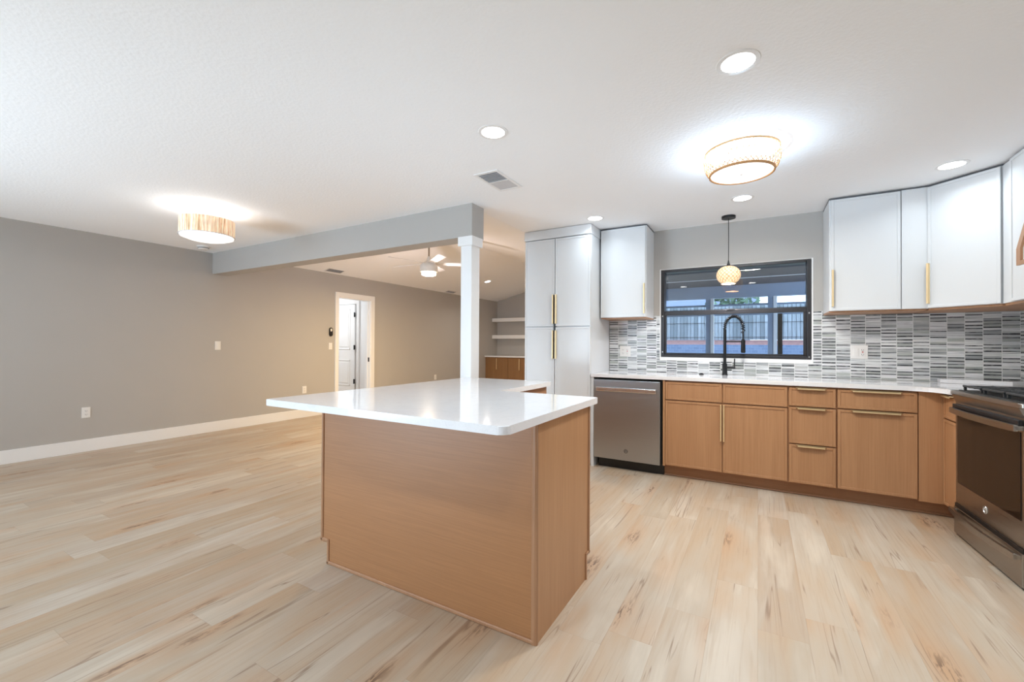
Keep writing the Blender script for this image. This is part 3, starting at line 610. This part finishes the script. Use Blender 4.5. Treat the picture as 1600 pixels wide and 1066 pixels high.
# fronts on the kitchen side (+Y) and on the dining side (-X)
for x0 in (-1.395, -1.085):
    Mx = Matrix.Translation((x0+.303, 2.152, 0)) @ Matrix.Rotation(pi, 4, 'Z'); b = MB(Mx); slim_door(b, 0, .300, .112, .872); o = b.build('door', M['oak'], t)
    b = MB(Mx); b.box(.28, .292, -.042, -.02, .56, .86, .001, 1); b.build('handle', M['gold'], o)
for ya, yb in ((2.970, 2.57), (2.565, 2.16), (2.155, 1.56)):
    Mx = Matrix.Translation((-2.088, ya, 0)) @ Matrix.Rotation(R90, 4, 'Z'); b = MB(Mx); slim_door(b, 0, ya-yb, .112, .872); b.build('door', M['oak'], t)
poly = fillet([(-2.152, 1.260), (-.746, 1.260), (-.746, 2.236), (-1.368, 2.236), (-1.368, 2.998), (-2.152, 2.998)], .03, {0: .012, 1: .035, 2: .012, 3: .01, 4: .02})
b = MB(); b.prism(poly, .885, .917, 'Z', .003); tag(b.build('island_countertop', M['quartz'], loc=(-1.4, 1.8, .885)), 'large white quartz countertop with an overhang on the island', 'countertop')
# column
t = thing('column', 'white square column holding up the end of the beam behind the island', 'column', (-2.184, 3.06, 0))
b = MB(); b.box(-.056, .056, -.052, .070, 0, 2.05, .002); b.build('shaft', M['trimw'], t)
b = MB(); b.box(-.076, .076, -.072, .090, 2.048, 2.128, .003); b.build('capital', M['trimw'], t)

# ------------------------------------------------------------------ faucet
t = thing('faucet', 'matte black spring-neck kitchen faucet in front of the window', 'faucet', (-.276, 4.590, .917))
MB().lathe([(0, 0), (.026, 0), (.025, .008), (.022, .012), (.022, .11), (.014, .115), (0, .115)], n=24).build('base', M['black'], t)
MB().lathe([(0, .11), (.0135, .11), (.0135, .44), (0, .44)], n=18).build('neck', M['black'], t)
dv = Vector((.99, -.12, 0)).normalized()
arc = [dv*(.078*(1-cos(a)))+Vector((0, 0, .44+.125*sin(a)**.9)) for a in [pi*i/40 for i in range(41)]]
arc += [dv*.156+Vector((0, 0, .44-.02*k)) for k in range(1, 6)]
b = MB(); b.tube(arc, .0075, 8); ho = b.build('hose', M['blackp'], t)
hel = []; L = len(arc)-1
for i in range(24*14+1):
    s = i/(24*14)*(L-3); k = int(s); f = s-k; p = Vector(arc[k]).lerp(Vector(arc[min(k+1, L)]), f); tg = (Vector(arc[min(k+1, L)])-Vector(arc[k])).normalized()
    sd = Vector((-dv.y, dv.x, 0)); nn = tg.cross(sd).normalized(); a = 2*pi*i/14; hel.append(p+(sd*cos(a)+nn*sin(a))*.0155)
b = MB(); b.tube(hel, .0034, 5); b.build('spring', M['black'], ho)
b = MB(); b.tube([dv*.156+Vector((0, 0, .345)), dv*.156+Vector((0, 0, .30)), dv*.156+Vector((0, 0, .225)), dv*.156+Vector((0, 0, .215))], [.012, .018, .020, .016], 16); b.build('spray_head', M['black'], t)
b = MB(); b.tube([(0, 0, .322), dv*.156+Vector((0, 0, .322))], .0065, 8); b.tube([dv*.156+Vector((0, 0, .310)), dv*.156+Vector((0, 0, .334))], .019, 14); b.build('holder_arm', M['black'], t)
b = MB(); b.tube([(.015, -.006, .075), (.09, -.012, .075)], .013, 12); b.tube([(.082, -.012, .075), (.084, -.012, .16)], .0055, 8); b.build('lever', M['black'], t)
b = MB(); b.lathe([(0, 0), (.022, 0), (.022, .006), (.014, .009), (.014, .014), (0, .014)], (-.477, 4.54, .917), 20); tag(b.build('air_switch', M['black'], loc=(-.477, 4.54, .917)), 'small black air switch button on the counter left of the faucet', 'button')

# ------------------------------------------------------------------ wall plates (local: plate on y=0 facing -y)
def plate(name, label, cat, loc, rz, kinds, group=None, w=.072, h=.116):
    t = thing(name, label, cat, loc, rz, group); n = len(kinds); tw = w+(n-1)*.046
    MB().box(-tw/2, tw/2, -.006, 0, -h/2, h/2, .002).build('cover_plate', M['plastic'], t)
    for i, k in enumerate(kinds):
        cx = (i-(n-1)/2)*.046
        if k == 'rocker': b = MB(); b.box(cx-.016, cx+.016, -.0095, -.005, -.033, .033, .002); b.build('rocker', M['plastic'], t)
        if k in ('outlet', 'gfci'):
            b = MB(); b.box(cx-.017, cx+.017, -.0085, -.005, -.034, .034, .002); so = b.build('socket', M['plastic'], t)
            for z in (-.019, .019):
                MB().box(cx-.008, cx-.0055, -.0092, -.008, z-.005, z+.005).build('slot', M['grey'], so); MB().box(cx+.0055, cx+.008, -.0092, -.008, z-.004, z+.004).build('slot', M['grey'], so)
                MB().tube([(cx, -.0092, z-.010), (cx, -.008, z-.010)], .0025, 8).build('slot', M['grey'], so)
            if k == 'gfci': b = MB(); b.box(cx-.005, cx+.005, -.010, -.008, -.004, .004); b.build('reset_button', M['red'], so)
    return t
LW = XL; RZW = pi/2
plate('power_outlet', 'white outlet low on the left wall near the left edge of the picture', 'outlet', (LW, 1.768, .428), RZW, ['outlet'])
plate('light_switch', 'white switch at mid height on the left wall, below the beam end', 'light switch', (LW, 3.083, 1.164), RZW, ['rocker'])
plate('power_outlet', 'white outlet low on the left wall just above the island corner', 'outlet', (LW, 4.38, .448), RZW, ['outlet'])
plate('light_switch', 'white switch below the black thermostat beside the doorway', 'light switch', (LW, 4.862, 1.156), RZW, ['rocker'], w=.07)
plate('power_outlet', 'white outlet low on the far part of the left wall beyond the doorway', 'outlet', (LW, 7.64, .446), RZW, ['outlet'])
plate('power_outlet', 'two-gang outlet on the tiles left of the window', 'outlet', (-1.262, YS-.009, 1.132), 0, ['outlet', 'gfci'])
plate('power_outlet', 'two-gang switch and outlet on the tiles right of the window', 'outlet', (.757, YS-.009, 1.150), 0, ['rocker', 'gfci'])
t = thing('thermostat', 'small black oval wall control above the switch beside the doorway', 'thermostat', (LW, 4.862, 1.40), RZW)
b = MB(); b.prism(fillet([(-.032, -.075), (.032, -.075), (.032, .075), (-.032, .075)], .03, {0: .03, 1: .03, 2: .03, 3: .03}), -.022, 0, 'Y', .003); b.build('body', M['blackp'], t)
b = MB(); b.prism(fillet([(-.016, .01), (.016, .01), (.016, .055), (-.016, .055)], .01, {0: .01, 1: .01, 2: .01, 3: .01}), -.025, -.021, 'Y'); b.build('display', M['plastic'], t)

# ------------------------------------------------------------------ ceiling fittings
def downlight(x, y, label, z=H, tilt=0, grp='down_near', k=1, group='recessed ceiling lights'):
    t = thing('recessed_light', label, 'ceiling light', (x, y, z), 0, group, roty=tilt)
    b = MB(); b.lathe([(.066, -.001), (.066, -.004), (.084, -.003), (.086, 0), (.066, 0)], n=36, closed=True); b.build('trim_ring', M['trimw'], t)
    b = MB(); b.lathe([(0, -.0005), (0, -.003), (.066, -.003), (.066, -.0005)], n=36); b.build('lens', M['down'], t)
    lamp('downlight_beam', 'AREA', (0, 0, -.006), grp, k, t, size=.13, spread=radians(150))
downlight(-.075, 2.062, 'recessed light largest in the kitchen ceiling, upper right')
downlight(-1.314, 2.062, 'recessed light above the island, left of the large one')
downlight(-.112, 3.985, 'small recessed light just below the woven ceiling light', grp='down_sink')
downlight(-1.352, 3.945, 'recessed light right in front of the pantry top', grp='down_sink', k=.6)
downlight(1.121, 3.93, 'recessed light in front of the corner wall cabinet', grp='down_sink', k=.7)
downlight(1.121, 2.06, 'recessed light in the kitchen ceiling outside the picture, right', grp='down_view')
downlight(-.1, .2, 'unseen recessed light added above the viewer for fill', grp='down_view'); downlight(-1.33, .2, 'unseen recessed light added above the viewer for fill, dining side', grp='down_view')  # both added out of view to fill the room from behind the camera
downlight(-5.423, 8.314, 'recessed light in the vaulted living room ceiling right of the column', H+.25*(-5.423-XL)-.001, -math.atan(.25), 'down_living', .7)
downlight(-3.0, 8.3, 'unseen recessed light added in the far vaulted slope to brighten the living room', H+.25*(XV+3.0)-.001, math.atan(.25), 'down_living', 1.3)  # extra lamp added out of view for warm living room light
# kitchen woven flush light
t = thing('flush_ceiling_light', 'wide flared woven rattan ceiling light over the kitchen', 'ceiling light', (-.09, 3.0, H))
prof = [(.178, -.145), (.196, -.125), (.208, -.09), (.212, -.05), (.205, -.018)]
def rz(u):
    s = u*(len(prof)-1); k = min(int(s), len(prof)-2); f = s-k; return prof[k][0]*(1-f)+prof[k+1][0]*f, prof[k][1]*(1-f)+prof[k+1][1]*f
b = MB()
for sg in (-1, 1):
    for k in range(44):
        b.tube([(r_*cos(a), r_*sin(a), z_) for r_, z_, a in [(rz(j/8)[0], rz(j/8)[1], 2*pi*k/44+sg*.55*j/8) for j in range(9)]], .0019, 4, cap=False)
b.build('rattan_lattice', M['rattan'], t)
b = MB()
for r_, z_ in ((.178, -.146), (.205, -.016)): b.lathe([(r_-.004, z_-.006), (r_+.005, z_-.006), (r_+.005, z_+.006), (r_-.004, z_+.006)], n=48, closed=True)
b.build('rim', M['rattan'], t)
b = MB(); b.lathe([(0, -.150), (.165, -.150), (.172, -.146), (.172, -.140), (0, -.140)], n=48); b.build('diffuser', M['diff'], t)
b = MB(); b.lathe([(.160, -.139), (.162, -.105)], n=48, closed=False); b.bm.faces.ensure_lookup_table(); b.build('inner_drum', M['drumglow'], t)
MB().lathe([(0, 0), (.07, 0), (.07, -.02), (0, -.02)]).build('canopy', M['trimw'], t); MB().lathe([(0, -.160), (.007, -.157), (.007, -.150), (0, -.150)], n=12).build('finial', M['trimw'], t)
lamp('flush_light_down', 'AREA', (0, 0, -.165), 'flush', 1, t, size=.32);
lamp('flush_light_glow', 'POINT', (0, 0, -.085), 'flush_up', 1, t, radius=.055)
# dining flush light
t = thing('flush_ceiling_light', 'raffia drum ceiling light over the dining area, far left', 'ceiling light', (-4.36, 2.005, H))
MB().lathe([(0, 0), (.062, 0), (.062, -.022), (0, -.022)]).build('canopy', M['gold'], t)
b = MB(); b.lathe([(.006, -.022), (.006, -.10)], n=10); b.build('stem', M['gold'], t)
b = MB(); b.lathe([(.208, -.095), (.212, -.095), (.212, -.238), (.208, -.238)], n=56, closed=True); b.build('drum_shade', M['raffia'], t)
b = MB(); b.lathe([(.207, -.238), (.215, -.238), (.215, -.243), (.207, -.243)], n=56, closed=True); b.build('shade_rim', M['grey2'], t)
b = MB(); b.lathe([(0, -.243), (.205, -.243), (.203, -.255), (.185, -.258), (0, -.258)], n=56); b.lathe([(0, -.258), (.158, -.258), (.156, -.272), (.14, -.277), (0, -.278)], n=56); b.build('diffuser', M['diffw'], t)
b = MB(); b.lathe([(0, -.238), (0, -.20), (.19, -.20), (.19, -.11), (.195, -.11), (.195, -.238)], n=40); b.build('inner_drum', M['drumglow'], t)
lamp('dining_light_down', 'AREA', (0, 0, -.285), 'dine', 1, t, size=.3); lamp('dining_light_up', 'POINT', (.0, 0.03, -.13), 'dine_up', 1, t, radius=.03)
# pendant
t = thing('pendant_light', 'small round woven pendant on a black cord over the sink', 'pendant light', (-.240, 4.487, H))
MB().lathe([(0, 0), (.060, 0), (.060, -.022), (0, -.022)], n=30).build('canopy', M['black'], t)
b = MB(); b.tube([(0, 0, -.02), (.001, .001, -.2), (0, 0, -.43)], .0032, 8); b.build('cord', M['cord'], t)
MB().lathe([(0, -.41), (.005, -.415), (.009, -.44), (.020, -.468), (0, -.470)], n=20).build('socket_cap', M['black'], t)
gp = []
for i in range(19):
    a = radians(12+i*(146-12)/18); gp.append((.103*sin(a)**.85, -.553+.086*cos(a)))
gp2 = [(r_-.003, z_) for r_, z_ in reversed(gp)]
b = MB(); b.lathe(gp+gp2, n=48, closed=True); b.build('woven_shade', M['woven'], t)
b = MB(); b.lathe([(.058, -.625), (.064, -.625), (.064, -.634), (.058, -.634)], n=40, closed=True); b.build('bottom_ring', M['gold'], t)
b = MB(); b.lathe([(0, -.50), (.014, -.51), (.028, -.54), (.03, -.56), (.02, -.585), (0, -.592)], n=20); b.build('bulb', M['bulb'], t)
lamp('pendant_bulb', 'POINT', (0, 0, -.61), 'pend', 1, t, radius=.006)
# smoke detector and vents
t = thing('smoke_detector', 'round white smoke detector near the left wall below the drum light', 'smoke detector', (-6.05, 2.74, H))
MB().lathe([(0, 0), (.07, 0), (.07, -.012), (.058, -.016), (.055, -.034), (.04, -.042), (0, -.043)]).build('housing', M['plastic'], t); MB().lathe([(.0555, -.018), (.0585, -.018), (.0585, -.026), (.0555, -.026)], closed=True).build('sensor_slot', M['grey'], t)
def vent(label, loc, wx, wy, roty=0, half=False):
    t = thing('air_vent', label, 'air vent', loc, 0, None, roty)
    b = MB(); b.box(-wx/2, wx/2, -wy/2, -wy/2+.022, -.006, 0, .002); b.box(-wx/2, wx/2, wy/2-.022, wy/2, -.006, 0, .002); b.box(-wx/2, -wx/2+.022, -wy/2+.022, wy/2-.022, -.006, 0, .002); b.box(wx/2-.022, wx/2, -wy/2+.022, wy/2-.022, -.006, 0, .002)
    if half: b.box(-wx/2+.022, wx/2-.022, -.006, .006, -.006, 0)
    b.build('frame', M['trimw'], t)
    MB().box(-wx/2+.02, wx/2-.02, -wy/2+.02, (0 if half else wy/2-.02), -.0022, -.0005).build('duct_shade', M['grey'], t)  # dark sheet stands in for the shade inside the duct
    b = MB(); n = 14
    for i in range(n):
        y = -wy/2+.028+i*(wy-.056)/n
        if half and y < 0: b.box(-wx/2+.022, wx/2-.022, y, y+.003, -.0055, -.002)
        elif half: b.box(-wx/2+.022, wx/2-.022, y, y+(wy-.056)/n-.001, -.005, -.003)
        else: b.box(-wx/2+.022, wx/2-.022, y, y+.003, -.0055, -.002)
    b.build('louvres', M['grey2'], t)
vent('white ceiling vent, half open, between the beam end and the middle recessed light', (-1.668, 2.70, H), .20, .37, half=True)
sl = -math.atan(.25)
vent('grey louvred vent in the vaulted ceiling near the doorway', (-6.268, 4.84, H+.25*(-6.268-XL)-.001), .16, .34, sl)
vent('small louvred vent in the vaulted ceiling left of the column', (-6.295, 8.06, H+.25*(-6.295-XL)-.001), .14, .34, sl)

# ------------------------------------------------------------------ ceiling fan
t = thing('ceiling_fan', 'white five-blade ceiling fan with a warm light in the living room', 'ceiling fan', (-4.307, 4.98, 0))
MB().lathe([(0, 2.935), (.065, 2.915), (.065, 2.90), (.03, 2.85), (0, 2.85)], n=28).build('canopy', M['trimw'], t)
b = MB(); b.tube([(0, 0, 2.5), (0, 0, 2.87)], .013, 12); b.build('downrod', M['slate'], t)
MB().lathe([(0, 2.53), (.02, 2.52), (.04, 2.455), (.085, 2.425), (.125, 2.385), (.135, 2.33), (.13, 2.285), (0, 2.285)], n=36).build('motor_housing', M['trimw'], t)
MB().lathe([(0, 2.284), (.110, 2.284), (.108, 2.245), (.085, 2.232), (0, 2.228)], n=36).build('light_lens', M['fanlens'], t)
for k in range(5):
    a = radians(-32.2+72*k); Mb = Matrix.Rotation(a, 4, 'Z') @ Matrix.Translation((0, 0, 2.415)) @ Matrix.Rotation(radians(-13), 4, 'X')
    b = MB(Mb); b.prism(fillet([(.10, -.045), (.66, -.065), (.66, .055), (.10, .045)], .02, {1: .03, 2: .03}), -.004, .004, 'Z', .001); b.build('blade', M['trimw'], t)
lamp('fan_light_down', 'AREA', (0, 0, 2.22), 'fan', 1, t, size=.22); lamp('fan_light_side', 'POINT', (0, 0, 2.15), 'fan_up', 1, t, radius=.05)

# ------------------------------------------------------------------ far media wall
for z, lab in ((1.875, 'upper white floating shelf on the far wall'), (1.41, 'lower white floating shelf on the far wall')):
    b = MB(); b.box(XL+.002, -3.6, 10.04, YE, z-.048, z+.048, .003); tag(b.build('floating_shelf', M['trimw'], loc=(-5, 10.2, z)), lab, 'shelf')
t = thing('media_cabinet', 'brown oak built-in cabinet under the floating shelves', 'cabinet', (XL+.002, 9.72, 0))
MB().box(0, 2.796, 0, .58, .0, .862).build('body', M['oak_media'], t)
for k in range(4):
    x0 = .06+k*.66
    b = MB(); slim_door(b, x0, x0+.652, .02, .855); o = b.build('door', M['oak_media'], t); xh = x0+.30 if k == 0 else x0+.33; handle(o, xh, xh+.014, .54, .83)
b = MB(); b.box(XL+.002, -3.59, 9.675, YE, .864, .900, .003); tag(b.build('media_countertop', M['quartz'], loc=(-5, 9.9, .864)), 'thin white top on the far oak cabinet', 'countertop')
